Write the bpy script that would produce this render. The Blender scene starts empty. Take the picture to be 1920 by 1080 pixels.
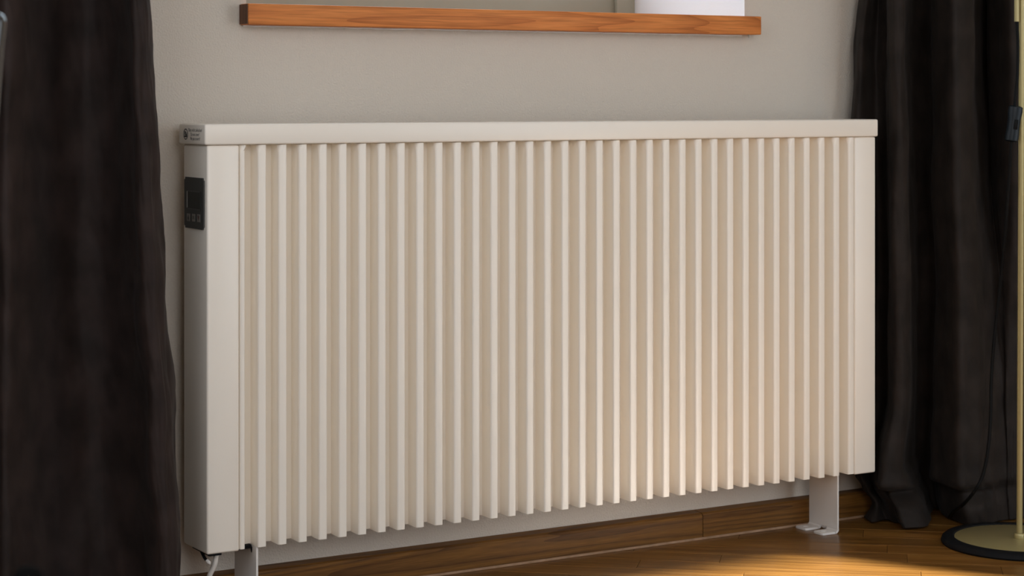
import bpy, bmesh, math, random
from mathutils import Vector, Matrix, noise

random.seed(4)
scene = bpy.context.scene
col = scene.collection

# ---------------------------------------------------------------- camera
FPX, CX, HY = 3783.0, 960.0, 183.0            # focal length, centre, horizon in pixels of 1920x1080
TH = math.atan(FPX / 6356.0)                  # the camera's turn away from the wall's normal
CAM = Vector((-1.126, -2.897, 0.775))
cam_data = bpy.data.cameras.new('camera')
cam = bpy.data.objects.new('camera', cam_data)
col.objects.link(cam)
cam.location = CAM
cam.rotation_euler = (math.pi / 2, 0, -TH)
cam_data.sensor_width = 36.0
cam_data.lens = FPX / 1920.0 * 36.0
cam_data.shift_y = -(540.0 - HY) / 1920.0
cam_data.clip_start = 0.05
cam_data.dof.use_dof = True
cam_data.dof.focus_distance = 3.25
cam_data.dof.aperture_fstop = 8.0
scene.camera = cam

# ---------------------------------------------------------------- world, sun, daylight, exposure
world = bpy.data.worlds.new('sky')
scene.world = world
world.use_nodes = True
wn = world.node_tree.nodes
bg = wn['Background']
sky = wn.new('ShaderNodeTexSky')
sky.sky_type = 'HOSEK_WILKIE'
sky.sun_direction = (0.47, -0.74, 0.48)
sky.turbidity = 3.5
world.node_tree.links.new(sky.outputs[0], bg.inputs[0])
bg.inputs[1].default_value = 1.1

def add_light(name, kind, loc, direction, energy, color, **kw):
    d = bpy.data.lights.new(name, kind)
    d.energy = energy
    d.color = color
    for k, v in kw.items():
        setattr(d, k, v)
    o = bpy.data.objects.new(name, d)
    col.objects.link(o)
    o.location = loc
    o.rotation_euler = Vector(direction).to_track_quat('-Z', 'Y').to_euler()
    return o

add_light('sun', 'SUN', (4, -6, 4), (-0.59, 1.0, -0.586), 31.0, (1.0, 0.96, 0.90), angle=math.radians(0.8))
# daylight entering by the windows in the left wall, at the back of the room and above the radiator
add_light('daylight_left', 'AREA', (-1.66, -1.80, 1.60), (1, 0.45, -0.12), 14.0, (0.90, 0.94, 1.0),
          shape='RECTANGLE', size=1.30, size_y=1.5)
add_light('daylight_rear', 'AREA', (-0.40, -4.02, 1.60), (0.12, 1, -0.10), 30.0, (0.96, 0.96, 0.98),
          shape='RECTANGLE', size=1.7, size_y=1.5)
add_light('daylight_door', 'AREA', (2.60, -4.02, 1.22), (-0.35, 1, -0.02), 32.0, (0.72, 0.86, 1.0),
          shape='RECTANGLE', size=1.60, size_y=2.2)
add_light('daylight_back', 'AREA', (0.60, 0.62, 1.60), (0.15, -1, -0.25), 25.0, (0.72, 0.87, 1.0),
          shape='RECTANGLE', size=1.0, size_y=1.2)

vs = scene.view_settings
vs.view_transform = 'Standard'
vs.look = 'None'
vs.gamma = 1.0
vs.use_curve_mapping = False
vs.exposure = 0.0
scene.cycles.max_bounces = 16
scene.cycles.diffuse_bounces = 12

# ---------------------------------------------------------------- pixel helpers (used to read sizes off the photograph)
RIGHT = Vector((math.cos(TH), -math.sin(TH), 0))
FWD = Vector((math.sin(TH), math.cos(TH), 0))

def ray(px, py):
    return FWD + RIGHT * ((px - CX) / FPX) + Vector((0, 0, (HY - py) / FPX))

def on_y(px, py, y):
    d = ray(px, py)
    return CAM + d * ((y - CAM.y) / d.y)

def on_x(px, py, x):
    d = ray(px, py)
    return CAM + d * ((x - CAM.x) / d.x)

def on_floor(px, py, z=0.0):
    d = ray(px, py)
    return CAM + d * ((z - CAM.z) / d.z)

def at_depth(px, py, depth):
    return CAM + ray(px, py) * depth

# ---------------------------------------------------------------- materials
def mat(name, color, rough=0.5, metallic=0.0, spec=0.5, coat=0.0, sheen=0.0, coat_rough=0.1):
    m = bpy.data.materials.new(name)
    m.use_nodes = True
    b = m.node_tree.nodes['Principled BSDF']
    b.inputs['Base Color'].default_value = (*color, 1)
    b.inputs['Roughness'].default_value = rough
    b.inputs['Metallic'].default_value = metallic
    b.inputs['Specular IOR Level'].default_value = spec
    b.inputs['Coat Weight'].default_value = coat
    b.inputs['Coat Roughness'].default_value = coat_rough
    b.inputs['Sheen Weight'].default_value = sheen
    return m

def nodes(m):
    return m.node_tree.nodes, m.node_tree.links, m.node_tree.nodes['Principled BSDF']

def add_bump(m, scale, strength, dist=0.001, detail=4.0, vec=None, stretch=None):
    n, l, b = nodes(m)
    tc = n.new('ShaderNodeTexCoord')
    src = tc.outputs['Object']
    if stretch:
        mp = n.new('ShaderNodeMapping')
        mp.inputs['Scale'].default_value = stretch
        l.new(src, mp.inputs[0])
        src = mp.outputs[0]
    t = n.new('ShaderNodeTexNoise')
    t.inputs['Scale'].default_value = scale
    t.inputs['Detail'].default_value = detail
    l.new(src, t.inputs['Vector'])
    bp = n.new('ShaderNodeBump')
    bp.inputs['Strength'].default_value = strength
    bp.inputs['Distance'].default_value = dist
    l.new(t.outputs[0], bp.inputs['Height'])
    l.new(bp.outputs[0], b.inputs['Normal'])
    return t, bp

def add_tint(m, c1, c2, scale, detail=3.0, lo=0.35, hi=0.65, stretch=None):
    n, l, b = nodes(m)
    tc = n.new('ShaderNodeTexCoord')
    src = tc.outputs['Object']
    if stretch:
        mp = n.new('ShaderNodeMapping')
        mp.inputs['Scale'].default_value = stretch
        l.new(src, mp.inputs[0])
        src = mp.outputs[0]
    t = n.new('ShaderNodeTexNoise')
    t.inputs['Scale'].default_value = scale
    t.inputs['Detail'].default_value = detail
    l.new(src, t.inputs['Vector'])
    r = n.new('ShaderNodeValToRGB')
    r.color_ramp.elements[0].position = lo
    r.color_ramp.elements[0].color = (*c1, 1)
    r.color_ramp.elements[1].position = hi
    r.color_ramp.elements[1].color = (*c2, 1)
    l.new(t.outputs[0], r.inputs[0])
    l.new(r.outputs[0], b.inputs['Base Color'])

def wood(name, dark, mid, light, along, rough=0.4, coat=0.0, ring=9.0, per_object=0.0, fine=260.0, seed=0.0, spec=0.5, levels=11.0, stretch=0.045):
    """Wood with long grain lines: 'along' is the axis of the grain (0, 1 or 2)."""
    m = mat(name, mid, rough, coat=coat, spec=spec)
    n, l, b = nodes(m)
    tc = n.new('ShaderNodeTexCoord')
    vec = tc.outputs['Object']
    add = n.new('ShaderNodeVectorMath')
    add.operation = 'ADD'
    l.new(vec, add.inputs[0])
    oi = n.new('ShaderNodeObjectInfo')
    sc = n.new('ShaderNodeVectorMath')
    sc.operation = 'SCALE'
    sc.inputs[0].default_value = (7.3, 5.1, 3.7)
    l.new(oi.outputs['Random'], sc.inputs['Scale'])
    l.new(sc.outputs[0], add.inputs[1])
    s = [1.0, 1.0, 1.0]
    s[along] = stretch
    mp = n.new('ShaderNodeMapping')
    mp.inputs['Scale'].default_value = s
    mp.inputs['Location'].default_value = (seed, seed * 0.7, seed * 0.3)
    l.new(add.outputs[0], mp.inputs[0])
    # cathedral figure: contour lines of a stretched noise
    t1 = n.new('ShaderNodeTexNoise')
    t1.inputs['Scale'].default_value = ring
    t1.inputs['Detail'].default_value = 1.5
    l.new(mp.outputs[0], t1.inputs['Vector'])
    mul = n.new('ShaderNodeMath')
    mul.operation = 'MULTIPLY'
    mul.inputs[1].default_value = levels
    l.new(t1.outputs[0], mul.inputs[0])
    fr = n.new('ShaderNodeMath')
    fr.operation = 'FRACT'
    l.new(mul.outputs[0], fr.inputs[0])
    r1 = n.new('ShaderNodeValToRGB')
    e = r1.color_ramp.elements
    e[0].position = 0.0
    e[0].color = (*dark, 1)
    e[1].position = 1.0
    e[1].color = (*mid, 1)
    x = e.new(0.28)
    x.color = (*mid, 1)
    x = e.new(0.62)
    x.color = (*light, 1)
    x = e.new(0.86)
    x.color = (*mid, 1)
    l.new(fr.outputs[0], r1.inputs[0])
    # fine fibres
    t2 = n.new('ShaderNodeTexNoise')
    t2.inputs['Scale'].default_value = fine
    t2.inputs['Detail'].default_value = 3.0
    l.new(mp.outputs[0], t2.inputs['Vector'])
    mx = n.new('ShaderNodeMix')
    mx.data_type = 'RGBA'
    mx.blend_type = 'MULTIPLY'
    mx.inputs[0].default_value = 0.55
    r2 = n.new('ShaderNodeValToRGB')
    r2.color_ramp.elements[0].position = 0.30
    r2.color_ramp.elements[0].color = (0.45, 0.42, 0.40, 1)
    r2.color_ramp.elements[1].position = 0.62
    r2.color_ramp.elements[1].color = (1, 1, 1, 1)
    l.new(t2.outputs[0], r2.inputs[0])
    l.new(r1.outputs[0], mx.inputs[6])
    l.new(r2.outputs[0], mx.inputs[7])
    out = mx.outputs[2]
    if per_object:
        hv = n.new('ShaderNodeHueSaturation')
        mr = n.new('ShaderNodeMapRange')
        mr.inputs[3].default_value = 1.0 - per_object
        mr.inputs[4].default_value = 1.0 + per_object
        l.new(oi.outputs['Random'], mr.inputs[0])
        l.new(mr.outputs[0], hv.inputs['Value'])
        l.new(out, hv.inputs['Color'])
        out = hv.outputs[0]
    l.new(out, b.inputs['Base Color'])
    bp = n.new('ShaderNodeBump')
    bp.inputs['Strength'].default_value = 0.12
    bp.inputs['Distance'].default_value = 0.0006
    l.new(t2.outputs[0], bp.inputs['Height'])
    l.new(bp.outputs[0], b.inputs['Normal'])
    return m

M = {}
M['wall'] = mat('wall plaster', (0.64, 0.585, 0.515), 0.9, spec=0.2)
add_bump(M['wall'], 330.0, 0.75, 0.0022, 3.0)
M['room'] = mat('room paint', (0.62, 0.51, 0.385), 0.9, spec=0.2)
M['ceiling'] = mat('ceiling paint', (0.66, 0.64, 0.60), 0.9, spec=0.2)
M['enamel'] = mat('white enamel', (0.91, 0.858, 0.772), 0.33, spec=0.5)
M['bracket'] = mat('white powder coat', (0.78, 0.76, 0.73), 0.45)
M['black_rubber'] = mat('black rubber', (0.006, 0.0065, 0.008), 0.6, spec=0.15)
M['panel_grey'] = mat('panel grey', (0.060, 0.060, 0.057), 0.6, spec=0.2)
M['screen'] = mat('dark display', (0.026, 0.027, 0.025), 0.5, spec=0.15)
M['screen_glint'] = mat('painted display highlight', (0.42, 0.41, 0.38), 0.3)  # pale colour stands in for a highlight on the display
M['screen_dark'] = mat('display border', (0.008, 0.008, 0.008), 0.4)
M['button'] = mat('button grey', (0.17, 0.16, 0.145), 0.5)
M['button_ink'] = mat('button ink', (0.02, 0.02, 0.02), 0.6)
M['button_red'] = mat('button dark red', (0.07, 0.022, 0.016), 0.6)
M['ink'] = mat('black print', (0.012, 0.012, 0.012), 0.6)
M['cable'] = mat('white cable sheath', (0.74, 0.71, 0.66), 0.45)
M['sill'] = wood('sill wood', (0.47, 0.145, 0.034), (0.66, 0.225, 0.056), (0.72, 0.258, 0.068), 0, 0.5, 0.0, ring=15.0, fine=420.0, seed=2.3, spec=0.25, levels=20.0, stretch=0.035)
M['sill_end_shade'] = wood('sill end grain darkened as shade', (0.09, 0.040, 0.018), (0.14, 0.060, 0.027), (0.17, 0.075, 0.034), 2, 0.7, ring=30.0, fine=500.0)  # sill wood darkened: the end face's shade is put into the colour
M['base'] = wood('baseboard oak', (0.095, 0.040, 0.009), (0.165, 0.074, 0.017), (0.215, 0.098, 0.020), 0, 0.5, 0.0, ring=14.0, fine=520.0, spec=0.2, levels=16.0)
M['base_edge'] = mat('baseboard foot strip', (0.36, 0.22, 0.13), 0.6)
add_tint(M['base_edge'], (0.30, 0.18, 0.10), (0.42, 0.26, 0.16), 40.0)
M['floor'] = wood('parquet oak', (0.145, 0.062, 0.013), (0.215, 0.100, 0.022), (0.265, 0.128, 0.030), 0, 0.30, 0.0, spec=0.35, ring=12.0, per_object=0.22, fine=300.0)
M['floor_base'] = mat('floor joint filler', (0.06, 0.028, 0.010), 0.8)
M['floor_far'] = wood('parquet far', (0.145, 0.062, 0.013), (0.215, 0.100, 0.022), (0.265, 0.128, 0.030), 0, 0.30, 0.0, spec=0.35, ring=12.0)
M['frame'] = mat('window frame paint', (0.33, 0.32, 0.25), 0.5)
M['reveal'] = mat('reveal paint', (0.84, 0.86, 0.88), 0.85, spec=0.2)
add_bump(M['reveal'], 300.0, 0.2, 0.001, 3.0)
M['outer_sill'] = mat('stone ledge', (0.45, 0.44, 0.41), 0.8)
M['curtain'] = mat('dark brown velvet', (0.010, 0.008, 0.007), 0.68, spec=0.22, sheen=0.03)
add_bump(M['curtain'], 650.0, 0.35, 0.0008, 4.0)
add_tint(M['curtain'], (0.0105, 0.0074, 0.0056), (0.0215, 0.0155, 0.0125), 22.0, 6.0)
M['curtain_l'] = mat('dark plum taffeta', (0.012, 0.008, 0.007), 0.66, spec=0.22, sheen=0.03)
add_tint(M['curtain_l'], (0.0150, 0.0094, 0.0080), (0.0300, 0.0190, 0.0165), 18.0, 6.0)
M['hem'] = mat('curtain hem', (0.10, 0.065, 0.050), 0.7)
M['brass'] = mat('pale olive lacquered brass', (0.42, 0.36, 0.17), 0.32, metallic=0.35, spec=0.5)
add_bump(M['brass'], 1500.0, 0.05, 0.0002, 2.0)
M['cord'] = mat('black cord', (0.003, 0.0035, 0.004), 0.6, spec=0.15)
M['switch'] = mat('black glossy plastic', (0.005, 0.010, 0.015), 0.35, spec=0.25)
M['lacquer'] = mat('black lacquer', (0.006, 0.008, 0.010), 0.12, coat=0.8)
M['seat'] = mat('black upholstery', (0.004, 0.004, 0.004), 0.9, spec=0.05)

glass = bpy.data.materials.new('window glass')
glass.use_nodes = True
gn, gl = glass.node_tree.nodes, glass.node_tree.links
gn.remove(gn['Principled BSDF'])
tr = gn.new('ShaderNodeBsdfTransparent')
gs = gn.new('ShaderNodeBsdfGlossy')
gs.inputs['Roughness'].default_value = 0.02
mxs = gn.new('ShaderNodeMixShader')
mxs.inputs[0].default_value = 0.07
gl.new(tr.outputs[0], mxs.inputs[1])
gl.new(gs.outputs[0], mxs.inputs[2])
gl.new(mxs.outputs[0], gn['Material Output'].inputs[0])
M['glass'] = glass

# ---------------------------------------------------------------- mesh helpers
def link(name, mesh, m=None, parent=None, smooth=False):
    if m is not None and not mesh.materials:
        mesh.materials.append(M[m])
    if smooth:
        mesh.shade_smooth()
    o = bpy.data.objects.new(name, mesh)
    col.objects.link(o)
    if parent:
        o.parent = parent
    return o

def bm_box(bm, x0, x1, y0, y1, z0, z1, mi=0, bevel=0.0, seg=2):
    vs_ = [bm.verts.new((x, y, z)) for x in (x0, x1) for y in (y0, y1) for z in (z0, z1)]
    idx = [(0, 1, 3, 2), (4, 6, 7, 5), (0, 4, 5, 1), (2, 3, 7, 6), (0, 2, 6, 4), (1, 5, 7, 3)]
    fs = [bm.faces.new([vs_[i] for i in f]) for f in idx]
    for f in fs:
        f.material_index = mi
    if bevel:
        es = list({e for f in fs for e in f.edges})
        bmesh.ops.bevel(bm, geom=es, offset=bevel, segments=seg, profile=0.5, affect='EDGES')
    return fs

def mesh_from(bm, name, mats=()):
    bmesh.ops.recalc_face_normals(bm, faces=bm.faces[:])
    me = bpy.data.meshes.new(name)
    bm.to_mesh(me)
    bm.free()
    for k in mats:
        me.materials.append(M[k])
    return me

def autosmooth(me, angle=35):
    """Smooth faces, sharp edges above the angle."""
    me.shade_smooth()
    try:
        me.set_sharp_from_angle(angle=math.radians(angle))
    except Exception:
        pass

def box(name, m, dims, parent=None, bevel=0.0, seg=2, loc=(0, 0, 0)):
    bm = bmesh.new()
    bm_box(bm, *dims, bevel=bevel, seg=seg)
    me = mesh_from(bm, name, (m,))
    if bevel:
        autosmooth(me)
    o = link(name, me, None, parent)
    o.location = loc
    return o

def bm_tube(bm, pts, rad, n=12, cap=True, mi=0):
    pts = [Vector(p) for p in pts]
    rads = rad if isinstance(rad, (list, tuple)) else [rad] * len(pts)
    rings = []
    up = Vector((0, 0, 1))
    prev = None
    for i, p in enumerate(pts):
        a = pts[max(i - 1, 0)]
        b = pts[min(i + 1, len(pts) - 1)]
        t = (b - a).normalized()
        if prev is None:
            ref = up if abs(t.z) < 0.9 else Vector((1, 0, 0))
            u = t.cross(ref).normalized()
        else:
            u = (prev - t * prev.dot(t)).normalized()
        prev = u
        v = t.cross(u)
        rings.append([bm.verts.new(p + (u * math.cos(2 * math.pi * k / n) + v * math.sin(2 * math.pi * k / n)) * rads[i]) for k in range(n)])
    for a, b in zip(rings, rings[1:]):
        for k in range(n):
            f = bm.faces.new((a[k], a[(k + 1) % n], b[(k + 1) % n], b[k]))
            f.material_index = mi
    if cap:
        for r in (rings[0], rings[-1]):
            bm.faces.new(r).material_index = mi

def tube(name, m, pts, rad, parent=None, n=12):
    bm = bmesh.new()
    bm_tube(bm, pts, rad, n)
    me = mesh_from(bm, name, (m,))
    autosmooth(me, 50)
    return link(name, me, None, parent)

def catmull(pts, sub=8):
    pts = [Vector(p) for p in pts]
    out = []
    for i in range(len(pts) - 1):
        p0 = pts[max(i - 1, 0)]
        p1, p2 = pts[i], pts[i + 1]
        p3 = pts[min(i + 2, len(pts) - 1)]
        for k in range(sub):
            t = k / sub
            out.append(0.5 * ((2 * p1) + (p2 - p0) * t + (2 * p0 - 5 * p1 + 4 * p2 - p3) * t * t + (3 * p1 - p0 - 3 * p2 + p3) * t ** 3))
    out.append(pts[-1])
    return out

def lathe(name, m, profile, parent=None, n=48, loc=(0, 0, 0)):
    bm = bmesh.new()
    rings = []
    for r, z in profile:
        if r < 1e-6:
            rings.append([bm.verts.new((0, 0, z))])
        else:
            rings.append([bm.verts.new((r * math.cos(2 * math.pi * k / n), r * math.sin(2 * math.pi * k / n), z)) for k in range(n)])
    for a, b in zip(rings, rings[1:]):
        for k in range(n):
            q = [a[k % len(a)], a[(k + 1) % len(a)], b[(k + 1) % len(b)], b[k % len(b)]]
            q = list(dict.fromkeys(q))
            if len(q) > 2:
                bm.faces.new(q)
    me = mesh_from(bm, name, (m,))
    autosmooth(me, 40)
    o = link(name, me, None, parent)
    o.location = loc
    return o

def empty(name, loc=(0, 0, 0)):
    o = bpy.data.objects.new(name, None)
    col.objects.link(o)
    o.location = loc
    o.empty_display_size = 0.1
    return o

def tag(o, label, cat, group=None):
    o['label'] = label
    o['category'] = cat
    if group:
        o['group'] = group
    return o

def struct(o, label=None):
    o['kind'] = 'structure'
    if label:
        o['label'] = label
    return o

# ================================================================ the room
XL, XR, YR, ZC = -1.70, 3.60, -4.05, 2.60
OX0, OX1, OZ0, OZ1 = 0.119, 1.0837, 0.905, 2.15       # opening of the window above the radiator
WT = 0.46                                              # thickness of the outer wall

bm = bmesh.new()
for d in ((XL - 0.3, OX0, 0, WT, -0.05, ZC), (OX1, XR + 0.3, 0, WT, -0.05, ZC), (OX0, OX1, 0, WT, -0.05, OZ0), (OX0, OX1, 0, WT, OZ1, ZC)):
    bm_box(bm, *d)
wall = struct(link('wall_back', mesh_from(bm, 'wall_back', ('wall', 'reveal'))), 'grey beige textured plaster wall behind the radiator')
for p in wall.data.polygons:                           # white painted reveals
    c = p.center
    if 0.05 < c.y < WT - 0.01 and OX0 - 0.01 < c.x < OX1 + 0.01 and OZ0 - 0.01 < c.z < OZ1 + 0.01 and abs(p.normal.y) < 0.1:
        p.material_index = 1

bm = bmesh.new()                                       # left wall, window opening y -2.50..-1.10
for d in ((XL - 0.12, XL, -1.10, 0, -0.05, ZC), (XL - 0.12, XL, YR, -2.50, -0.05, ZC), (XL - 0.12, XL, -2.50, -1.10, -0.05, 0.80), (XL - 0.12, XL, -2.50, -1.10, 2.38, ZC)):
    bm_box(bm, *d)
struct(link('wall_left', mesh_from(bm, 'wall_left', ('room',))))
bm = bmesh.new()
bm_box(bm, XR, XR + 0.2, YR, 0, -0.05, ZC)
struct(link('wall_right', mesh_from(bm, 'wall_right', ('room',))))
bm = bmesh.new()                                       # rear wall: a window at x -1.3..0.5, glass doors at x 1.75..2.75 and 2.92..3.45
for d in ((XL, -1.30, YR - 0.2, YR, -0.05, ZC), (0.50, 1.75, YR - 0.2, YR, -0.05, ZC), (2.75, 2.92, YR - 0.2, YR, -0.05, ZC), (3.45, XR, YR - 0.2, YR, -0.05, ZC),
          (-1.30, 0.50, YR - 0.2, YR, -0.05, 0.80), (-1.30, 0.50, YR - 0.2, YR, 2.38, ZC),
          (1.75, 2.75, YR - 0.2, YR, -0.05, 0.06), (1.75, 2.75, YR - 0.2, YR, 2.38, ZC),
          (2.92, 3.45, YR - 0.2, YR, -0.05, 0.06), (2.92, 3.45, YR - 0.2, YR, 2.38, ZC)):
    bm_box(bm, *d)
struct(link('wall_rear', mesh_from(bm, 'wall_rear', ('room',))))
# unseen blockers added outside to keep the sun off the window and wider door
struct(box('sun_blocker_1', 'outer_sill', (0.55, 0.75, YR - 3.6, YR - 0.2, -0.05, 5.0)))
struct(box('sun_blocker_2', 'outer_sill', (2.76, 2.90, YR - 2.2, YR - 0.2, -0.05, 5.0)))
struct(box('ceiling', 'ceiling', (XL - 0.3, XR + 0.3, YR - 0.2, WT, ZC, ZC + 0.1)))

# ---------------------------------------------------------------- floor: parquet strips laid at an angle to the wall
floor = struct(box('floor', 'floor_far', (XL - 0.2, XR + 0.2, YR - 0.2, 0.0, -0.06, -0.0016)), 'brown oak parquet floor laid diagonally to the wall')
A = math.radians(41.0)
vdir = Vector((math.sin(A), math.cos(A)))              # across a board
udir = Vector((math.cos(A), -math.sin(A)))             # along a board
BW = 0.0615
V0 = 0.3826
BL = 0.46
TB = 0.0015

def board_mesh(length):
    bm = bmesh.new()
    g = 0.00035
    fs = bm_box(bm, g, length - g, g, BW - g, -TB, 0)
    top = [e for e in bm.edges if all(v.co.z > -1e-6 for v in e.verts)]
    bmesh.ops.bevel(bm, geom=top, offset=0.0006, segments=1, affect='EDGES')
    return mesh_from(bm, 'floor_board', ('floor',))

board_cache = {}
def place_board(u, v, length, clip=False):
    key = round(length, 3)
    if key not in board_cache:
        board_cache[key] = board_mesh(key)
    me = board_cache[key]
    if clip:                                           # cut along the wall, hidden under the baseboard
        me = me.copy()
        bm = bmesh.new()
        bm.from_mesh(me)
        p = udir * u + vdir * v
        k = -(p.y + 0.010)                             # local: -x sin A + y cos A = k
        nrm = Vector((-math.sin(A), math.cos(A), 0))
        r_ = bmesh.ops.bisect_plane(bm, geom=bm.verts[:] + bm.edges[:] + bm.faces[:], plane_co=nrm * k, plane_no=nrm, clear_outer=True)
        bmesh.ops.holes_fill(bm, edges=[e for e in bm.edges if e.is_boundary])
        bm.to_mesh(me)
        bm.free()
    o = bpy.data.objects.new('floor_board', me)
    col.objects.link(o)
    o.parent = floor
    p = udir * u + vdir * v
    o.location = (p.x, p.y, 0)
    o.rotation_euler = (0, 0, -A)

def seen(u, v, l):
    for s in (0, 0.25, 0.5, 0.75, 1):
        for w in (0, 0.5, 1):
            p = udir * (u + l * s) + vdir * (v + BW * w)
            if -0.55 < p.x < 2.2 and -1.5 < p.y < -0.005:
                return True
    return False

# joints read off the photograph: row -> u of one joint
joint_pts = [on_floor(1197, 1058), on_floor(1351, 1048), on_floor(1619, 994), on_floor(1701, 1044)]
fixed = {}
for p in joint_pts:
    q = Vector((p.x, p.y))
    fixed[math.floor((q.dot(vdir) - V0) / BW)] = q.dot(udir)
phases = [0.0, 0.21, 0.38, 0.11, 0.30]
n_boards = 0
for k in range(-32, 34):
    v = V0 + k * BW
    ph = fixed.get(k, phases[k % 5] + 0.013 * (k % 7))
    j0 = math.floor((-1.6 - ph) / BL)
    for j in range(j0, j0 + 14):
        u = ph + j * BL
        if not seen(u, v, BL):
            continue
        # trim boards at the wall line by keeping their ends just under the baseboard
        ends = [udir * uu + vdir * vv for uu in (u, u + BL) for vv in (v, v + BW)]
        if max(e.y for e in ends) > -0.010:
            if min(e.y for e in ends) > -0.012:
                continue
            place_board(u, v, BL, clip=True)
        else:
            place_board(u, v, BL)
        n_boards += 1


# ---------------------------------------------------------------- baseboard: two lengths with a butt joint, a dark top edge and a pale foot strip
bb = struct(empty('baseboard_back', (0.5, 0, 0)), 'low oak baseboard along the wall under the radiator')
def baseboard_piece(x0, x1, parent):
    bm = bmesh.new()
    prof = [(0.0, 0.0045), (-0.0275, 0.0045), (-0.0275, 0.040), (-0.0255, 0.0440), (-0.021, 0.0460), (0.0, 0.0475)]
    ra = [bm.verts.new((x0, y, z)) for y, z in prof]
    rb = [bm.verts.new((x1, y, z)) for y, z in prof]
    for i in range(len(prof)):
        j = (i + 1) % len(prof)
        bm.faces.new((ra[i], ra[j], rb[j], rb[i]))
    bm.faces.new(ra)
    bm.faces.new(rb)
    o = link('baseboard_length', mesh_from(bm, 'baseboard_length', ('base',)), None, parent)
    o.location = (-0.5, 0, 0)
    return o
jx = on_y(1318, 970, -0.0275).x
bb_l = baseboard_piece(XL, jx - 0.0007, bb)
bb_r = baseboard_piece(jx + 0.0007, XR, bb)
strip = box('foot_strip', 'base_edge', (XL, XR, -0.0292, 0.0, 0.0, 0.0042), bb, 0.0006, 1)
strip.location = (-0.5, 0, 0)

# ---------------------------------------------------------------- window above the radiator
win = struct(empty('window_1', (OX0, 0.36, OZ0)), 'grey green framed window above the wooden sill')
def wpart(name, m, dims, bevel=0.002, parent=win):
    o = box(name, m, dims, parent, bevel)
    o.location = (-OX0, -0.36, -OZ0) if parent is win else (0, 0, 0)
    return o
wy0, wy1 = 0.36, 0.42
wpart('frame_bottom_rail', 'frame', (OX0, OX1, wy0, wy1, OZ0, 0.985))
wpart('frame_top_rail', 'frame', (OX0, OX1, wy0, wy1, OZ1 - 0.06, OZ1))
wpart('frame_stile', 'frame', (OX0, OX0 + 0.055, wy0, wy1, 0.9855, OZ1 - 0.0605))
wpart('frame_stile', 'frame', (OX1 - 0.042, OX1, wy0 - 0.012, wy1, 0.9855, OZ1 - 0.0605))
wpart('frame_stile_foot', 'frame', (OX1 - 0.042, OX1, wy0 - 0.012, wy0 - 0.0005, OZ0, 0.985))
sx0, sx1 = OX0 + 0.056, OX1 - 0.043
wpart('sash_rail', 'frame', (sx0, sx1, wy0 + 0.01, wy1 - 0.005, 0.986, 1.045))
wpart('sash_rail', 'frame', (sx0, sx1, wy0 + 0.01, wy1 - 0.005, OZ1 - 0.12, OZ1 - 0.061))
wpart('sash_stile', 'frame', (sx0, sx0 + 0.055, wy0 + 0.01, wy1 - 0.005, 1.0455, OZ1 - 0.1205))
wpart('sash_stile', 'frame', (sx1 - 0.055, sx1, wy0 + 0.01, wy1 - 0.005, 1.0455, OZ1 - 0.1205))
wpart('pane', 'glass', (sx0 + 0.055, sx1 - 0.055, wy0 + 0.03, wy0 + 0.036, 1.045, OZ1 - 0.12), 0)

# wooden sill board
S0 = on_y(465, 30, -0.034)
S1 = on_y(1428, 45, -0.034)
sill = struct(empty('trim_1', (S0.x, -0.034, 0.887)), 'orange brown wooden window sill board with shade painted on its end')
bm = bmesh.new()
bm_box(bm, 0.0006, S1.x - S0.x, 0.0, 0.032, 0.0, 0.0326, bevel=0.0018, seg=3)
bm_box(bm, OX0 - S0.x + 0.0005, OX1 - S0.x - 0.0005, 0.0321, 0.393, 0.0185, 0.0325)
me = mesh_from(bm, 'sill_board', ('sill',))
autosmooth(me)
link('sill_board', me, None, sill)
eb = box('end_shade_band', 'sill_end_shade', (-0.0006, 0.0004, 0.0012, 0.0315, 0.0012, 0.0316), sill)  # thin sheet over the end, shade painted in its colour
# the paint-crusted silicone line below the sill
bm = bmesh.new()
x = S0.x + 0.005
pts = []
while x < S1.x - 0.02:
    pts.append((x - S0.x, 0.0338 - 0.0030 - 0.0006 * random.random(), -0.0004 - 0.0009 * random.random()))
    x += 0.006 + 0.008 * random.random()
bm_tube(bm, pts, [0.0010 + 0.0008 * random.random() for _ in pts], 6)
link('caulk_line', mesh_from(bm, 'caulk_line', ('reveal',)), None, sill)
chip = tube('paint_drip', 'frame', [(on_y(1404, 66, -0.030).x - S0.x, 0.004, 0.0), (on_y(1404, 70, -0.030).x - S0.x, 0.0045, -0.0035), (on_y(1404, 72, -0.030).x - S0.x, 0.005, -0.0062)], [0.0012, 0.0008, 0.0003], sill, 6)

# ledge outside
struct(box('trim_2', 'outer_sill', (OX0, OX1, 0.421, 0.60, OZ0 - 0.05, OZ0 + 0.03)), 'stone ledge outside the window')

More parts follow.
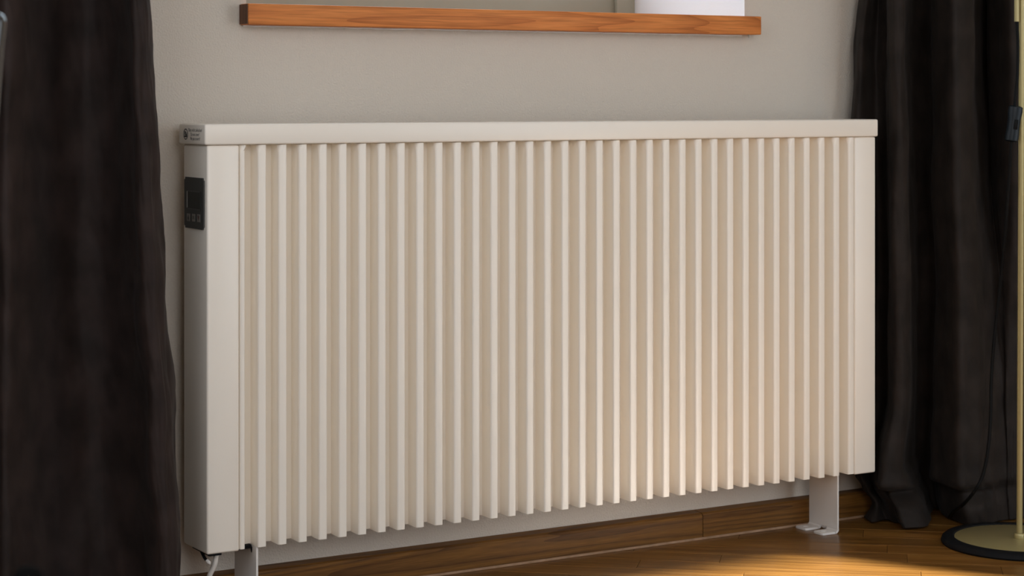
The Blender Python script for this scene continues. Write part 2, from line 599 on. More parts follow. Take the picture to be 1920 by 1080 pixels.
# window frames of the other openings (outside the picture, they let the daylight in)
def side_window(name, x0, x1, y0, y1, z0, z1):
    w = struct(empty(name, (x0, y0, z0)))
    along_y = (y1 - y0) > (x1 - x0)
    t = 0.05
    def bar(a0, a1, b0, b1):
        d = (x0, x1, a0, a1, b0, b1) if along_y else (a0, a1, y0, y1, b0, b1)
        o = box('frame_bar', 'reveal', d, w, 0.003)
        o.location = (-x0, -y0, -z0)
    a0, a1 = (y0, y1) if along_y else (x0, x1)
    bar(a0, a1, z0, z0 + t)
    bar(a0, a1, z1 - t, z1)
    bar(a0, a0 + t, z0 + t, z1 - t)
    bar(a1 - t, a1, z0 + t, z1 - t)
side_window('window_2', XL - 0.11, XL - 0.05, -2.50, -1.10, 0.80, 2.38)
side_window('window_5', 1.75, 2.75, YR - 0.16, YR - 0.10, 0.06, 2.38)
side_window('window_3', 2.92, 3.45, YR - 0.16, YR - 0.10, 0.06, 2.38)
side_window('window_4', -1.30, 0.50, YR - 0.16, YR - 0.10, 0.80, 2.38)

# ================================================================ the radiator
FR = -0.13                                             # plane of the fins' faces
BACK = -0.0375
ZB, ZT, ZCAP = 0.105, 0.7055, 0.7362
X0, X1 = 0.0011, 1.2776
rad = tag(empty('radiator', (0, 0, 0)), 'wide white ribbed electric radiator standing under the window sill', 'radiator')

# end covers: flat front, side and rounded upright edges
def end_cover(x0, x1):
    bm = bmesh.new()
    bm_box(bm, x0, x1, FR, BACK, ZB, ZT - 0.0005, bevel=0.0032, seg=3)
    me = mesh_from(bm, 'end_cover', ('enamel',))
    autosmooth(me, 40)
    return link('end_cover', me, None, rad)
XE0, XE1 = 0.0525, 1.2292
end_cover(X0, XE0)
end_cover(XE1, X1)
box('heating_core', 'enamel', (XE0 - 0.003, XE1 + 0.003, FR + 0.0283, BACK, ZB + 0.003, ZT - 0.001), rad)

# fins: folded sheet, rounded at the left front edge, flared back at the top under the cap
def fin_mesh(w, name):
    h = w / 2
    yb, yf = 0.0, -0.0285                              # from the core to the front
    r = 0.0030
    rr = 0.0016
    def section(k):
        """k = 1 full, 0 = narrowed top."""
        cut = (1 - k) * 0.0062
        pts = [(-h + 0.0006, yb)]
        xl = -h
        for i in range(7):
            a = math.pi / 2 * i / 6
            rx = r + cut
            pts.append((xl + rx * (1 - math.cos(a)), yf + (r + cut * 0.9) * (1 - math.sin(a))))
        for i in range(4):
            a = math.pi / 2 * i / 3
            pts.append((h - rr + rr * math.sin(a), yf + rr * (1 - math.cos(a))))
        pts.append((h - 0.0006, yb))
        return pts
    levels = [(ZB + 0.0022, 1), (ZB + 0.02, 1), (0.55, 1), (ZT - 0.022, 1), (ZT - 0.014, 0.93), (ZT - 0.009, 0.62), (ZT - 0.005, 0.25), (ZT - 0.0008, 0.0)]
    bm = bmesh.new()
    rings = [[bm.verts.new((x, y, z)) for x, y in section(k)] for z, k in levels]
    for a, b in zip(rings, rings[1:]):
        for i in range(len(a)):
            j = (i + 1) % len(a)
            bm.faces.new((a[i], a[j], b[j], b[i]))
    bm.faces.new(rings[0])
    bm.faces.new(rings[-1])
    me = mesh_from(bm, name, ('enamel',))
    autosmooth(me, 45)
    return me
fin_me = fin_mesh(0.0136, 'fin')
edge_me = fin_mesh(0.0076, 'fin_edge')
for k in range(36):
    xc = 0.0553 + 0.0333 * k
    if k == 0:
        o = link('fin', edge_me, None, rad)
        xc = 0.0574
    else:
        o = link('fin', fin_me, None, rad)
    o.location = (xc, FR + 0.0285, 0)

# cap
XC0, XC1 = on_y(384, 250, FR - 0.0045).x, on_y(1647, 240, FR - 0.0045).x
bm = bmesh.new()
bm_box(bm, XC0, XC1, FR - 0.0045, BACK + 0.006, ZT, ZCAP, bevel=0.0030, seg=3)
me = mesh_from(bm, 'top_cover', ('enamel',))
autosmooth(me, 40)
cap = link('top_cover', me, None, rad)

# warning print on the cap's end
def text_mesh(s, size, name):
    cu = bpy.data.curves.new(name, 'FONT')
    cu.body = s
    cu.size = size
    cu.align_x = 'CENTER'
    cu.align_y = 'CENTER'
    cu.resolution_u = 2
    cu.extrude = 0.00004
    t = bpy.data.objects.new(name, cu)
    col.objects.link(t)
    dg = bpy.context.evaluated_depsgraph_get()
    me = bpy.data.meshes.new_from_object(t.evaluated_get(dg))
    bpy.data.objects.remove(t)
    bpy.data.curves.remove(cu)
    return me
LX = XC0 - 0.00005
side_rot = Matrix(((0, 0, -1), (-1, 0, 0), (0, 1, 0))).to_euler()   # text x -> -y, text y -> z, normal -> -x
for s, px, py, wpx in (('Bitte nicht abdecken!', 366.0, 244.2, 25), ('Do not cover!', 365.5, 252.3, 16), ('Ne pas couvrir!', 366.0, 260.2, 18)):
    me = text_mesh(s, 0.0072, 'warning_text')
    me.materials.clear()
    me.materials.append(M['ink'])
    a, b = on_x(px - wpx / 2, py, LX), on_x(px + wpx / 2, py, LX)
    want = abs(b.y - a.y)
    xs = [v.co.x for v in me.vertices]
    o = link('warning_text', me, None, cap)
    c = on_x(px, py, LX)
    o.location = c
    o.rotation_euler = side_rot
    o.scale = (want / (max(xs) - min(xs)), 1.0, 1.0)
# do-not-cover sign: an oval ring with a small heater and a stroke across it
ic = on_x(348.2, 251.5, LX)
ry, rz = abs(on_x(352.6, 251, LX).y - on_x(344.0, 251, LX).y) / 2, abs(on_x(348, 241, LX).z - on_x(348, 261.8, LX).z) / 2
bm = bmesh.new()
N = 32
def ell(a, k):
    return (0, -math.cos(a) * ry * k, math.sin(a) * rz * k)
o_, i_ = [], []
for k in range(N):
    a = 2 * math.pi * k / N
    o_.append(bm.verts.new(ell(a, 1.0)))
    i_.append(bm.verts.new(ell(a, 0.82)))
for k in range(N):
    bm.faces.new((o_[k], o_[(k + 1) % N], i_[(k + 1) % N], i_[k]))
for q in ([(-0.62, 0.12), (0.62, 0.12), (0.62, -0.42), (-0.62, -0.42)], ):
    pass
for (ya, yb2, za, zb) in ((-0.62, -0.32, -0.46, 0.30), (0.32, 0.62, -0.46, 0.30), (-0.62, 0.62, -0.56, -0.36), (-0.14, 0.14, -0.40, 0.10)):
    bm.faces.new([bm.verts.new((0, -y * ry, z * rz)) for y, z in ((ya, za), (yb2, za), (yb2, zb), (ya, zb))])
for (p, q, t) in (((-0.55, 0.55), (0.62, -0.50), 0.10), ((-0.2, 0.55), (0.1, 0.25), 0.09), ((0.1, 0.25), (-0.1, 0.05), 0.09)):
    dy, dz = q[0] - p[0], q[1] - p[1]
    L = math.hypot(dy, dz)
    nx, nz = -dz / L * t, dy / L * t
    bm.faces.new([bm.verts.new((0, -y * ry, z * rz)) for y, z in ((p[0] + nx, p[1] + nz), (p[0] - nx, p[1] - nz), (q[0] - nx, q[1] - nz), (q[0] + nx, q[1] + nz))])
o = link('do_not_cover_sign', mesh_from(bm, 'do_not_cover_sign', ('ink',)), None, cap)
o.location = ic - Vector((0.00008, 0, 0))

# control panel on the left side
PX = X0
c00, c11 = on_x(345.6, 380, PX - 0.0022), on_x(381.4, 380, PX - 0.0022)
py_back, py_front = c00.y, c11.y
pz_top = on_x(363, 332.5, PX).z
pz_bot = on_x(363, 428.3, PX).z
bm = bmesh.new()
bm_box(bm, -0.0022, 0.0, py_front, py_back, pz_bot, pz_top)
es = [e for e in bm.edges if abs((e.verts[0].co - e.verts[1].co).x) > 0.001]
bmesh.ops.bevel(bm, geom=es, offset=0.0035, segments=3, affect='EDGES')
cp = link('control_panel', mesh_from(bm, 'control_panel', ('panel_grey',)), None, rad)
cp.location = (PX - 0.0001, 0, 0)
cp['label'] = 'dark grey control panel with display and three buttons'
def on_panel(px, py):
    p = on_x(px, py, PX - 0.0023)
    return p.y, p.z
ya, za = on_panel(351.5, 357.0)
yb, zb = on_panel(377.0, 394.5)
bm = bmesh.new()
bm_box(bm, -0.0030, -0.0022, yb, ya, zb, za, 0)
bm_box(bm, -0.0034, -0.0030, ya - 0.0016, ya - 0.0003, zb + 0.002, za - 0.001, 1)  # painted highlight along the display's left edge
bm_box(bm, -0.0033, -0.0030, yb, ya, za - 0.0012, za, 2)
bm_box(bm, -0.0033, -0.0030, yb, ya, zb, zb + 0.0012, 2)
bm_box(bm, -0.0033, -0.0030, yb, yb + 0.0014, zb, za, 2)
link('display', mesh_from(bm, 'display', ('screen', 'screen_glint', 'screen_dark')), None, cp)
for px0, kind in ((354.0, 'up'), (363.5, 'ok'), (373.0, 'down')):
    py0 = {'up': 407.5, 'ok': 408.3, 'down': 409.3}[kind]
    y, z = on_panel(px0, py0)
    hw = abs(on_panel(px0 - 2.9, py0)[0] - on_panel(px0 + 2.9, py0)[0]) / 2
    hh = 0.0056
    bm = bmesh.new()
    bm_box(bm, -0.0007, 0, -hw, hw, -hh, hh, 0, bevel=0.0003, seg=1)
    X = -0.00085
    def poly(pts, mi):
        bm.faces.new([bm.verts.new((X, -a * hw, b * hh)) for a, b in pts]).material_index = mi
    if kind == 'up':
        poly([(-0.62, -0.45), (0.62, -0.45), (0.0, 0.78)], 1)
        poly([(-0.62, -0.78), (0.62, -0.78), (0.62, -0.60), (-0.62, -0.60)], 1)
    elif kind == 'down':
        poly([(-0.65, 0.55), (0.65, 0.55), (0.0, -0.75)], 2)
        poly([(-0.70, 0.62), (0.70, 0.62), (0.70, 0.74), (-0.70, 0.74)], 1)
    else:
        ring = [(-0.30 + 0.40 * math.cos(t), 0.05 + 0.42 * math.sin(t)) for t in [2 * math.pi * i / 12 for i in range(12)]]
        ring2 = [(-0.30 + 0.20 * math.cos(t), 0.05 + 0.22 * math.sin(t)) for t in [2 * math.pi * i / 12 for i in range(12)]]
        for i in range(12):
            j = (i + 1) % 12
            poly([ring[i], ring[j], ring2[j], ring2[i]], 1)
        poly([(0.22, -0.38), (0.40, -0.38), (0.40, 0.48), (0.22, 0.48)], 1)
        poly([(0.40, 0.02), (0.70, 0.48), (0.88, 0.48), (0.52, 0.02)], 1)
        poly([(0.40, 0.06), (0.52, 0.06), (0.88, -0.38), (0.70, -0.38)], 1)
    o = link('button', mesh_from(bm, 'button', ('button', 'button_ink', 'button_red')), None, cp)
    o.location = (-0.0023, y, z)

# legs: upright plates with three feet bent out at the floor
def leg(x, y0, y1):
    t = 0.0036
    bm = bmesh.new()
    bm_box(bm, x, x + t, y0, y1, 0.0075, ZB + 0.0035, bevel=0.0006, seg=1)
    def foot(ya, yb, sgn, length):
        # quarter bend
        prev = None
        xin = x if sgn < 0 else x + t
        xo = x + t if sgn < 0 else x
        R, r = 0.0075, 0.0075 - t
        cx = xo + sgn * R
        n = 5
        for i in range(n + 1):
            a = math.pi / 2 * i / n
            po = (cx - sgn * R * math.cos(a), 0.0078 - 0.0075 * math.sin(a) - 0.0003 * 0)
            pi_ = (cx - sgn * r * math.cos(a), 0.0078 - r * math.sin(a))
            cur = [bm.verts.new((po[0], ya, po[1])), bm.verts.new((po[0], yb, po[1])), bm.verts.new((pi_[0], yb, pi_[1])), bm.verts.new((pi_[0], ya, pi_[1]))]
            if prev:
                for k in range(4):
                    bm.faces.new((prev[k], prev[(k + 1) % 4], cur[(k + 1) % 4], cur[k]))
            prev = cur
        zt, zb_ = 0.0078 - r, 0.0003
        xa, xe = cx, cx + sgn * length
        # rounded tongue with a slot for the floor screw
        hy, hx = (yb - ya) / 2, length / 2
        mx_, my_ = (xa + xe) / 2, (ya + yb) / 2
        N = 28
        rc_ = min(0.006, hy * 0.6)
        outer, inner = [], []
        for i in range(N):
            a = 2 * math.pi * (i + 0.5) / N
            ca, sa = math.cos(a), math.sin(a)
            k = min(hx / max(abs(ca), 1e-6), hy / max(abs(sa), 1e-6))
            px_, py_ = ca * k, sa * k
            if px_ * sgn > hx - rc_ and abs(py_) > hy - rc_:           # round the two free corners
                qx, qy = sgn * (hx - rc_), math.copysign(hy - rc_, py_)
                d = Vector((px_ - qx, py_ - qy)).normalized() * rc_
                px_, py_ = qx + d.x, qy + d.y
            outer.append((mx_ + px_, my_ + py_))
            inner.append((mx_ + sgn * 0.001 + ca * min(0.0065, hx * 0.4), my_ + sa * min(0.0030, hy * 0.4)))
        rows_ = [[bm.verts.new((q[0], q[1], z)) for q in pts] for pts, z in ((outer, zb_), (outer, zt - 0.0006), ([(mx_ + (q[0] - mx_) * 0.975, my_ + (q[1] - my_) * 0.96) for q in outer], zt), (inner, zt), (inner, zb_))]
        rows_.append(rows_[0])
        for p_, q_ in zip(rows_, rows_[1:]):
            for i in range(N):
                j = (i + 1) % N
                bm.faces.new((p_[i], p_[j], q_[j], q_[i]))
    w = (y1 - y0)
    foot(y0, y0 + 0.36 * w, -1, 0.030)
    foot(y1 - 0.40 * w, y1, -1, 0.030)
    foot(y0 + 0.40 * w, y0 + 0.56 * w, 1, 0.014)
    me = mesh_from(bm, 'leg', ('bracket',))
    autosmooth(me, 30)
    return link('leg', me, None, rad)
leg(1.2045, -0.112, -0.033)
leg(0.0825, -0.122, -0.040)
# black pads between core and leg
box('leg_pad', 'black_rubber', (0.060, 0.0815, -0.108, -0.060, ZB - 0.0035, ZB + 0.0025), rad, 0.001)
p = on_y(474.5, 1029, -0.105)
lathe('pad_screw', 'black_rubber', [(0, -0.006), (0.003, -0.006), (0.0038, -0.002), (0.0038, 0.003), (0, 0.003)], rad, 12, (p.x, -0.105, ZB - 0.004))
box('cable_gland', 'black_rubber', (0.006, 0.026, -0.1265, -0.060, ZB - 0.0035, ZB + 0.001), rad, 0.001)
# mains cable
cpts = [on_y(407, 1036, -0.11), on_y(404.5, 1046, -0.11), on_y(403.0, 1056, -0.11), on_y(399.0, 1066, -0.108), on_y(393.5, 1078, -0.105),
        on_y(388, 1096, -0.10), Vector((0.006, -0.08, 0.03)), Vector((0.0, -0.06, 0.008)), Vector((-0.04, -0.055, 0.0045)), Vector((-0.20, -0.05, 0.0045))]
tube('mains_cable', 'cable', catmull(cpts, 6), 0.0040, rad, 14)
# small wall hook seen under the lower rear corner
hp = [on_x(378, 1034, 0.006), on_x(383, 1045, 0.006), on_x(389, 1053, 0.006)]
tube('bracket_hook', 'black_rubber', hp, [0.0026, 0.0024, 0.0020], rad, 8)
tube('hook_tip', 'bracket', [hp[2] + Vector((0, 0.002, 0.001)), hp[2] + Vector((0.0012, -0.003, -0.0014)), hp[2] + Vector((0.002, -0.005, -0.002))], [0.0026, 0.0030, 0.0016], rad, 10)

# ================================================================ curtains
def curtain(name, m, keys, ztop, sub=9, rows=150, crinkle=0.004, thick=0.0025, seed=0.0, floor_z=0.004):
    """keys: list of (z, [(x, y), ...]) from the top down; plan curves are blended between the heights."""
    keys = sorted(keys, key=lambda k: -k[0])
    z_hi, z_lo = ztop, floor_z
    plans = []
    for z, pts in keys:
        c = catmull([(x, y, 0) for x, y in pts], sub)
        plans.append((z, c))
    ncol = len(plans[0][1])
    zs = []
    n_up = rows // 4
    for r in range(n_up):
        zs.append(z_hi + (1.0 - z_hi) * r / n_up)
    for r in range(rows - n_up + 1):
        t = r / (rows - n_up)
        zs.append(1.0 + (z_lo - 1.0) * (1 - (1 - t) ** 1.35))
    verts = []
    for z in zs:
        if z >= plans[0][0]:
            pl = plans[0][1]
        elif z <= plans[-1][0]:
            pl = plans[-1][1]
        else:
            for (za, a), (zb, b) in zip(plans, plans[1:]):
                if za >= z >= zb:
                    t = (za - z) / (za - zb)
                    t = t * t * (3 - 2 * t)
                    pl = [p.lerp(q, t) for p, q in zip(a, b)]
                    break
        for i, p in enumerate(pl):
            q = pl[min(i + 1, ncol - 1)] - pl[max(i - 1, 0)]
            nrm = Vector((q.y, -q.x, 0)).normalized()
            d = crinkle * noise.noise(Vector((i * 0.16 + seed, z * 9.0, seed)))
            d += crinkle * 0.35 * noise.noise(Vector((i * 0.45 + seed, z * 34.0 + i * 0.3, seed + 3)))
            verts.append((p.x + nrm.x * d, p.y + nrm.y * d, z))
    faces = []
    for r in range(rows):
        for i in range(ncol - 1):
            a = r * ncol + i
            faces.append((a, a + 1, a + ncol + 1, a + ncol))
    me = bpy.data.meshes.new(name)
    me.from_pydata(verts, [], faces)
    me.materials.append(M[m])
    me.shade_smooth()
    o = bpy.data.objects.new(name, me)
    col.objects.link(o)
    s = o.modifiers.new('thickness', 'SOLIDIFY')
    s.thickness = thick
    s.offset = 0.0
    return o, verts, ncol

def plan(py, pts, yref, pxref):
    z = on_y(pxref, py, yref).z
    return (z, [(on_y(px, py, y).x, y) for px, y in pts])

def with_necks(key):
    z, pts = key
    out = []
    for i, (x, y) in enumerate(pts):
        if i in (4, 9, 14):                            # the fold laps over the hollow on its left
            out.append((x + 0.010, (y + pts[i - 1][1]) / 2))
            out.append((x - 0.004, y))
        else:
            out.append((x, y))
    return (z, out)

RC = [
    plan(-60, [(1617, -0.020), (1630, -0.050), (1648, -0.030), (1664, -0.060), (1678, -0.120), (1692, -0.122), (1699, -0.070), (1715, -0.028), (1752, -0.045), (1768, -0.125), (1792, -0.165), (1822, -0.150), (1828, -0.085), (1850, -0.040), (1868, -0.110), (1895, -0.165), (1935, -0.160), (1950, -0.08), (1990, -0.05), (2030, -0.13)], -0.1, 1750),
    plan(120, [(1600, -0.020), (1615, -0.052), (1640, -0.032), (1662, -0.060), (1679, -0.122), (1694, -0.124), (1700, -0.070), (1716, -0.028), (1752, -0.045), (1768, -0.125), (1792, -0.165), (1822, -0.150), (1828, -0.085), (1852, -0.040), (1872, -0.110), (1898, -0.165), (1938, -0.160), (1953, -0.08), (1990, -0.05), (2030, -0.13)], -0.1, 1750),
    plan(300, [(1591, -0.020), (1608, -0.055), (1640, -0.032), (1664, -0.060), (1681, -0.124), (1698, -0.126), (1703, -0.070), (1718, -0.028), (1755, -0.045), (1770, -0.125), (1795, -0.170), (1824, -0.152), (1832, -0.095), (1856, -0.060), (1878, -0.120), (1902, -0.165), (1940, -0.160), (1955, -0.08), (1990, -0.05), (2030, -0.13)], -0.1, 1750),
    plan(560, [(1588, -0.020), (1606, -0.058), (1640, -0.034), (1668, -0.062), (1684, -0.128), (1704, -0.130), (1709, -0.070), (1722, -0.030), (1760, -0.045), (1778, -0.130), (1800, -0.180), (1830, -0.172), (1848, -0.140), (1868, -0.125), (1886, -0.150), (1908, -0.170), (1942, -0.165), (1956, -0.08), (1990, -0.05), (2030, -0.13)], -0.1, 1750),
    plan(740, [(1588, -0.020), (1604, -0.058), (1640, -0.034), (1664, -0.062), (1682, -0.130), (1705, -0.132), (1709, -0.072), (1720, -0.032), (1756, -0.048), (1774, -0.135), (1798, -0.188), (1832, -0.190), (1850, -0.178), (1870, -0.166), (1890, -0.172), (1912, -0.178), (1944, -0.170), (1958, -0.09), (1990, -0.05), (2030, -0.13)], -0.1, 1750),
    plan(860, [(1588, -0.020), (1602, -0.055), (1632, -0.036), (1646, -0.070), (1662, -0.138), (1690, -0.140), (1700, -0.075), (1716, -0.034), (1748, -0.050), (1770, -0.140), (1796, -0.196), (1832, -0.200), (1852, -0.192), (1872, -0.182), (1892, -0.184), (1914, -0.186), (1944, -0.175), (1958, -0.09), (1990, -0.05), (2030, -0.13)], -0.1, 1750),
    plan(893, [(1604, -0.020), (1616, -0.055), (1630, -0.040), (1640, -0.080), (1658, -0.142), (1702, -0.148), (1712, -0.085), (1722, -0.036), (1750, -0.052), (1768, -0.146), (1798, -0.204), (1832, -0.208), (1852, -0.200), (1872, -0.192), (1892, -0.192), (1914, -0.192), (1944, -0.178), (1958, -0.09), (1990, -0.05), (2030, -0.13)], -0.1, 1750),
    plan(908, [(1616, -0.035), (1626, -0.060), (1636, -0.044), (1650, -0.085), (1672, -0.112), (1712, -0.116), (1720, -0.085), (1728, -0.040), (1752, -0.054), (1776, -0.122), (1804, -0.176), (1836, -0.184), (1854, -0.184), (1872, -0.184), (1892, -0.186), (1914, -0.188), (1944, -0.176), (1958, -0.09), (1990, -0.05), (2030, -0.13)], -0.1, 1750),
    plan(940, [(1636, -0.045), (1644, -0.070), (1652, -0.060), (1668, -0.095), (1692, -0.145), (1728, -0.150), (1734, -0.090), (1740, -0.046), (1756, -0.056), (1784, -0.140), (1810, -0.192), (1838, -0.200), (1856, -0.196), (1874, -0.190), (1894, -0.192), (1916, -0.194), (1946, -0.178), (1960, -0.09), (1990, -0.05), (2030, -0.13)], -0.1, 1750),
    plan(985, [(1612, -0.045), (1630, -0.085), (1664, -0.085), (1690, -0.115), (1708, -0.160), (1742, -0.162), (1748, -0.100), (1752, -0.056), (1764, -0.062), (1796, -0.145), (1818, -0.186), (1842, -0.194), (1858, -0.194), (1876, -0.190), (1896, -0.192), (1918, -0.194), (1948, -0.180), (1960, -0.09), (1990, -0.05), (2030, -0.13)], -0.1, 1750),
]
rc, _, _ = curtain('curtain', 'curtain', [with_necks(k) for k in RC], 2.30, crinkle=0.0040, seed=1.7)
tag(rc, 'dark brown floor length curtain hanging in deep folds behind the floor lamp', 'curtain', 'window curtains')

LC = [
    plan(-60, [(-760, -0.012), (-700, -0.150), (-600, -0.070), (-500, -0.180), (-400, -0.080), (-300, -0.190), (-210, -0.090), (-120, -0.190), (-70, -0.110), (-20, -0.150), (15, -0.185), (50, -0.145), (95, -0.065), (150, -0.040), (200, -0.065), (232, -0.125), (245, -0.182), (262, -0.188), (274, -0.178), (279, -0.155), (276, -0.135)], -0.15, 200),
    plan(100, [(-760, -0.012), (-700, -0.150), (-600, -0.070), (-500, -0.180), (-400, -0.080), (-300, -0.190), (-210, -0.090), (-120, -0.190), (-70, -0.110), (-20, -0.150), (15, -0.185), (50, -0.145), (95, -0.065), (150, -0.040), (202, -0.065), (236, -0.125), (250, -0.182), (267, -0.188), (279, -0.178), (284, -0.155), (281, -0.135)], -0.15, 200),
    plan(320, [(-760, -0.012), (-700, -0.150), (-600, -0.070), (-500, -0.180), (-400, -0.080), (-300, -0.190), (-210, -0.090), (-120, -0.190), (-70, -0.110), (-20, -0.150), (12, -0.185), (46, -0.145), (95, -0.065), (152, -0.040), (206, -0.065), (242, -0.125), (258, -0.182), (277, -0.188), (292, -0.178), (298, -0.155), (294, -0.135)], -0.15, 200),
    plan(560, [(-760, -0.012), (-700, -0.150), (-600, -0.070), (-500, -0.180), (-400, -0.080), (-300, -0.190), (-210, -0.090), (-120, -0.190), (-70, -0.110), (-20, -0.150), (12, -0.185), (48, -0.145), (98, -0.065), (155, -0.042), (210, -0.067), (248, -0.125), (266, -0.182), (288, -0.190), (304, -0.180), (310, -0.155), (306, -0.135)], -0.15, 200),
    plan(800, [(-760, -0.012), (-700, -0.150), (-600, -0.070), (-500, -0.180), (-400, -0.080), (-300, -0.190), (-210, -0.090), (-120, -0.190), (-70, -0.110), (-20, -0.150), (10, -0.185), (50, -0.145), (100, -0.075), (160, -0.050), (218, -0.075), (260, -0.128), (282, -0.182), (304, -0.192), (321, -0.182), (327, -0.155), (322, -0.135)], -0.15, 200),
    plan(1080, [(-760, -0.012), (-700, -0.150), (-600, -0.070), (-500, -0.180), (-400, -0.080), (-300, -0.190), (-210, -0.090), (-120, -0.190), (-70, -0.110), (-20, -0.150), (10, -0.188), (52, -0.150), (104, -0.085), (165, -0.065), (224, -0.087), (268, -0.132), (292, -0.186), (314, -0.196), (331, -0.186), (337, -0.160), (332, -0.138)], -0.15, 200),
]
lc, lverts, lncol = curtain('curtain', 'curtain_l', LC, 2.30, crinkle=0.0045, seed=7.1)
tag(lc, 'dark plum brown curtain hanging left of the radiator', 'curtain', 'window curtains')
# stitched hem along its free edge
hem = [Vector(lverts[r * lncol + lncol - 4]) for r in range(0, 151, 2)]
tube('hem', 'hem', [p + Vector((0.0016, -0.0004, 0)) for p in hem], 0.0014, lc, 6)

# ================================================================ floor lamp
lp = on_floor(1911.5, 1021)
lamp = tag(empty('floor_lamp', (lp.x, lp.y, 0)), 'slim pale brass floor lamp on a round base at the right edge', 'lamp')
lathe('base_rim', 'black_rubber', [(0.100, 0.0), (0.1315, 0.0), (0.1335, 0.003), (0.132, 0.0085), (0.127, 0.0125), (0.119, 0.0135), (0.1125, 0.0125), (0.1105, 0.0095), (0.100, 0.0095)], lamp, 96)
lathe('base_plate', 'brass', [(0, 0.0015), (0.1105, 0.0015), (0.1105, 0.0105), (0.1095, 0.0112), (0, 0.0112)], lamp, 96)
lathe('collar', 'brass', [(0, 0.0112), (0.0095, 0.0112), (0.0098, 0.0125), (0.0098, 0.0185), (0.0088, 0.0200), (0, 0.0200)], lamp, 32)
top_pt = at_depth(1916.0, 60, (lp - CAM).dot(FWD)) - Vector((lp.x, lp.y, 0))
dirv = Vector((top_pt.x, top_pt.y, top_pt.z - 0.02))
pole_top = Vector((0, 0, 0.02)) + dirv * (1.52 / dirv.z)
bm = bmesh.new()
bm_tube(bm, [Vector((0, 0, 0.0195)), Vector((0, 0, 0.0195)) + (pole_top - Vector((0, 0, 0.0195))) * 0.5, pole_top], 0.0053, 20)
me = mesh_from(bm, 'pole', ('brass',))
autosmooth(me, 40)
link('pole', me, None, lamp)
dl = (lp - CAM).dot(FWD)
def lamp_pt(px, py, dd=0.0):
    return at_depth(px, py, dl + dd) - Vector((lp.x, lp.y, 0))
g0 = lamp_pt(1906.6, 40.5, -0.006)
tube('cable_sleeve', 'brass', [g0, g0 + Vector((0.0005, 0, 0.3)), g0 + Vector((0.001, 0, 0.62))], 0.0046, lamp, 18)
up = catmull([lamp_pt(1906.6, 20, -0.006), lamp_pt(1906.8, 44, -0.006), lamp_pt(1908.5, 80, -0.006), lamp_pt(1908.3, 120, -0.007), lamp_pt(1907.0, 150, -0.008), lamp_pt(1904.0, 180, -0.009), lamp_pt(1902.6, 202, -0.009)], 6)
tube('cord_upper', 'cord', up, 0.0026, lamp, 10)
# in-line switch: rounded housing with a rocker
sw_c = lamp_pt(1900.5, 232, -0.010)
bm = bmesh.new()
ws = [(0.031, 0.0080), (0.029, 0.0112), (0.022, 0.0118), (0.008, 0.0102), (-0.008, 0.0100), (-0.022, 0.0112), (-0.029, 0.0106), (-0.031, 0.0078)]
rings = []
for z, w in ws:
    ring = []
    dep = 0.0075 if abs(z) < 0.0305 else 0.0050
    for sx, sy in ((-1, -0.55), (-0.6, -1), (0.6, -1), (1, -0.55), (1, 0.55), (0.6, 1), (-0.6, 1), (-1, 0.55)):
        ring.append(bm.verts.new((sx * w, sy * dep, z)))
    rings.append(ring)
for a, b in zip(rings, rings[1:]):
    for k in range(8):
        bm.faces.new((a[k], a[(k + 1) % 8], b[(k + 1) % 8], b[k]))
bm.faces.new(rings[0])
bm.faces.new(rings[-1])
me = mesh_from(bm, 'cord_switch', ('switch',))
autosmooth(me, 50)
sw = link('cord_switch', me, None, lamp)
sw.location = sw_c
sw.rotation_euler = (0, math.radians(7.5), -TH)
sw['label'] = 'black in-line cord switch'
box('rocker', 'cord', (-0.0034, 0.0034, -0.0098, -0.0070, -0.0085, 0.0085), sw, 0.001, 2, (0.0022, 0, -0.001))
low = [(1896.5, 262, -0.010), (1895, 285, -0.008), (1892, 330, 0.0), (1888, 390, 0.01), (1883, 460, 0.02), (1876, 530, 0.03), (1868, 600, 0.035), (1862, 660, 0.035), (1858.5, 720, 0.03), (1857.5, 780, 0.025), (1853, 840, 0.02), (1843, 890, 0.018), (1828, 920, 0.02), (1808, 944, 0.05), (1790, 958, 0.13), (1780, 970, 0.20)]
tube('cord_lower', 'cord', catmull([lamp_pt(*p) for p in low], 6), 0.0030, lamp, 10)

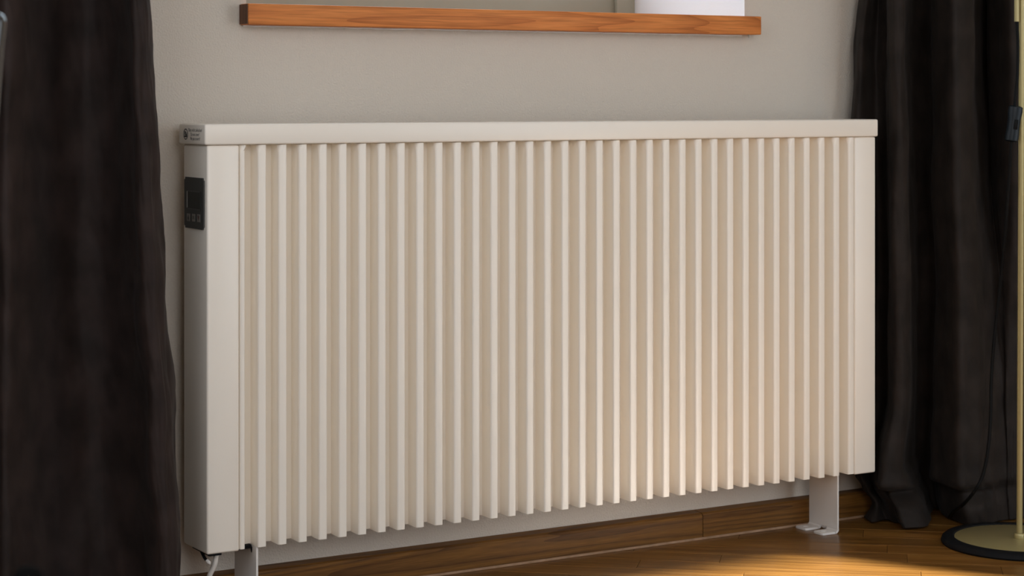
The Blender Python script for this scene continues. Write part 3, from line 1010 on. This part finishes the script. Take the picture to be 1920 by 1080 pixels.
# ================================================================ chair at the left edge (mostly outside the picture)
def cpt(px, py, d):
    return at_depth(px, py, d)
bt = cpt(-9, 20, 1.72)
ft = cpt(52, 1060, 1.30)
chair = tag(empty('chair', (bt.x, bt.y, 0)), 'glossy black wooden chair cut off by the left edge of the picture', 'chair')
org = Vector((bt.x, bt.y, 0))
left = -RIGHT
def post(p, r0, r1, name, m='lacquer'):
    q = Vector((p.x, p.y, 0)) - org
    top = p.z
    prof = [(0, 0.0), (r1 * 0.9, 0.0), (r1, 0.004), (r1, top * 0.55), (r0 * 0.80, top * 0.85), (r0, top - r0 * 0.9), (r0 * 0.92, top - r0 * 0.5), (r0 * 0.6, top - r0 * 0.15), (r0 * 0.25, top - 0.0006), (0, top)]
    return lathe(name, m, prof, chair, 24, q)
b2 = bt + left * 0.40
def back_post(p, lean):
    q = Vector((p.x, p.y, 0)) - org
    foot = q + left * lean
    t = p.z
    r = 0.0105
    knob = [(t, 0.0008), (t - 0.0006, r * 0.30), (t - r * 0.2, r * 0.66), (t - r * 0.55, r * 0.92), (t - r, r), (t - 0.03, r * 0.98)]
    pts = [q + Vector((0, 0, z)) + left * lean * ((t - z) / t) ** 0.8 for z, _ in knob]
    rads = [k for _, k in knob]
    for i in range(1, 9):
        z = (t - 0.03) * (1 - i / 8)
        pts.append(q + Vector((0, 0, z)) + left * lean * ((t - z) / t) ** 0.8)
        rads.append(r)
    return tube('back_post', 'lacquer', pts, rads, chair, 20)
back_post(bt, 0.05)
back_post(b2, -0.05)
post(ft, 0.0100, 0.0095, 'front_leg', 'seat')
f2 = ft + left * 0.46
post(f2, 0.0100, 0.0095, 'front_leg', 'seat')
def zat(p, z):
    return Vector((p.x, p.y, z)) - org
tube('top_rail', 'lacquer', [zat(bt, 0.79) + left * 0.010, zat(bt, 0.79) + left * 0.2 + FWD * 0.03, zat(b2, 0.79) - left * 0.010], 0.011, chair, 12)
tube('back_rail', 'lacquer', [zat(bt, 0.55) + left * 0.010, zat(bt, 0.55) + left * 0.2 + FWD * 0.03, zat(b2, 0.55) - left * 0.010], 0.009, chair, 12)
bm = bmesh.new()
corners = [zat(ft, 0) + left * 0.012, zat(f2, 0) - left * 0.012, zat(b2, 0) - left * 0.012, zat(bt, 0) + left * 0.014]
lo = [bm.verts.new((c.x, c.y, 0.295)) for c in corners]
hi = [bm.verts.new((c.x, c.y, 0.330)) for c in corners]
bm.faces.new(lo)
bm.faces.new(hi)
for k in range(4):
    bm.faces.new((lo[k], lo[(k + 1) % 4], hi[(k + 1) % 4], hi[k]))
bmesh.ops.bevel(bm, geom=bm.edges[:], offset=0.006, segments=2, affect='EDGES')
link('seat', mesh_from(bm, 'seat', ('seat',)), None, chair)
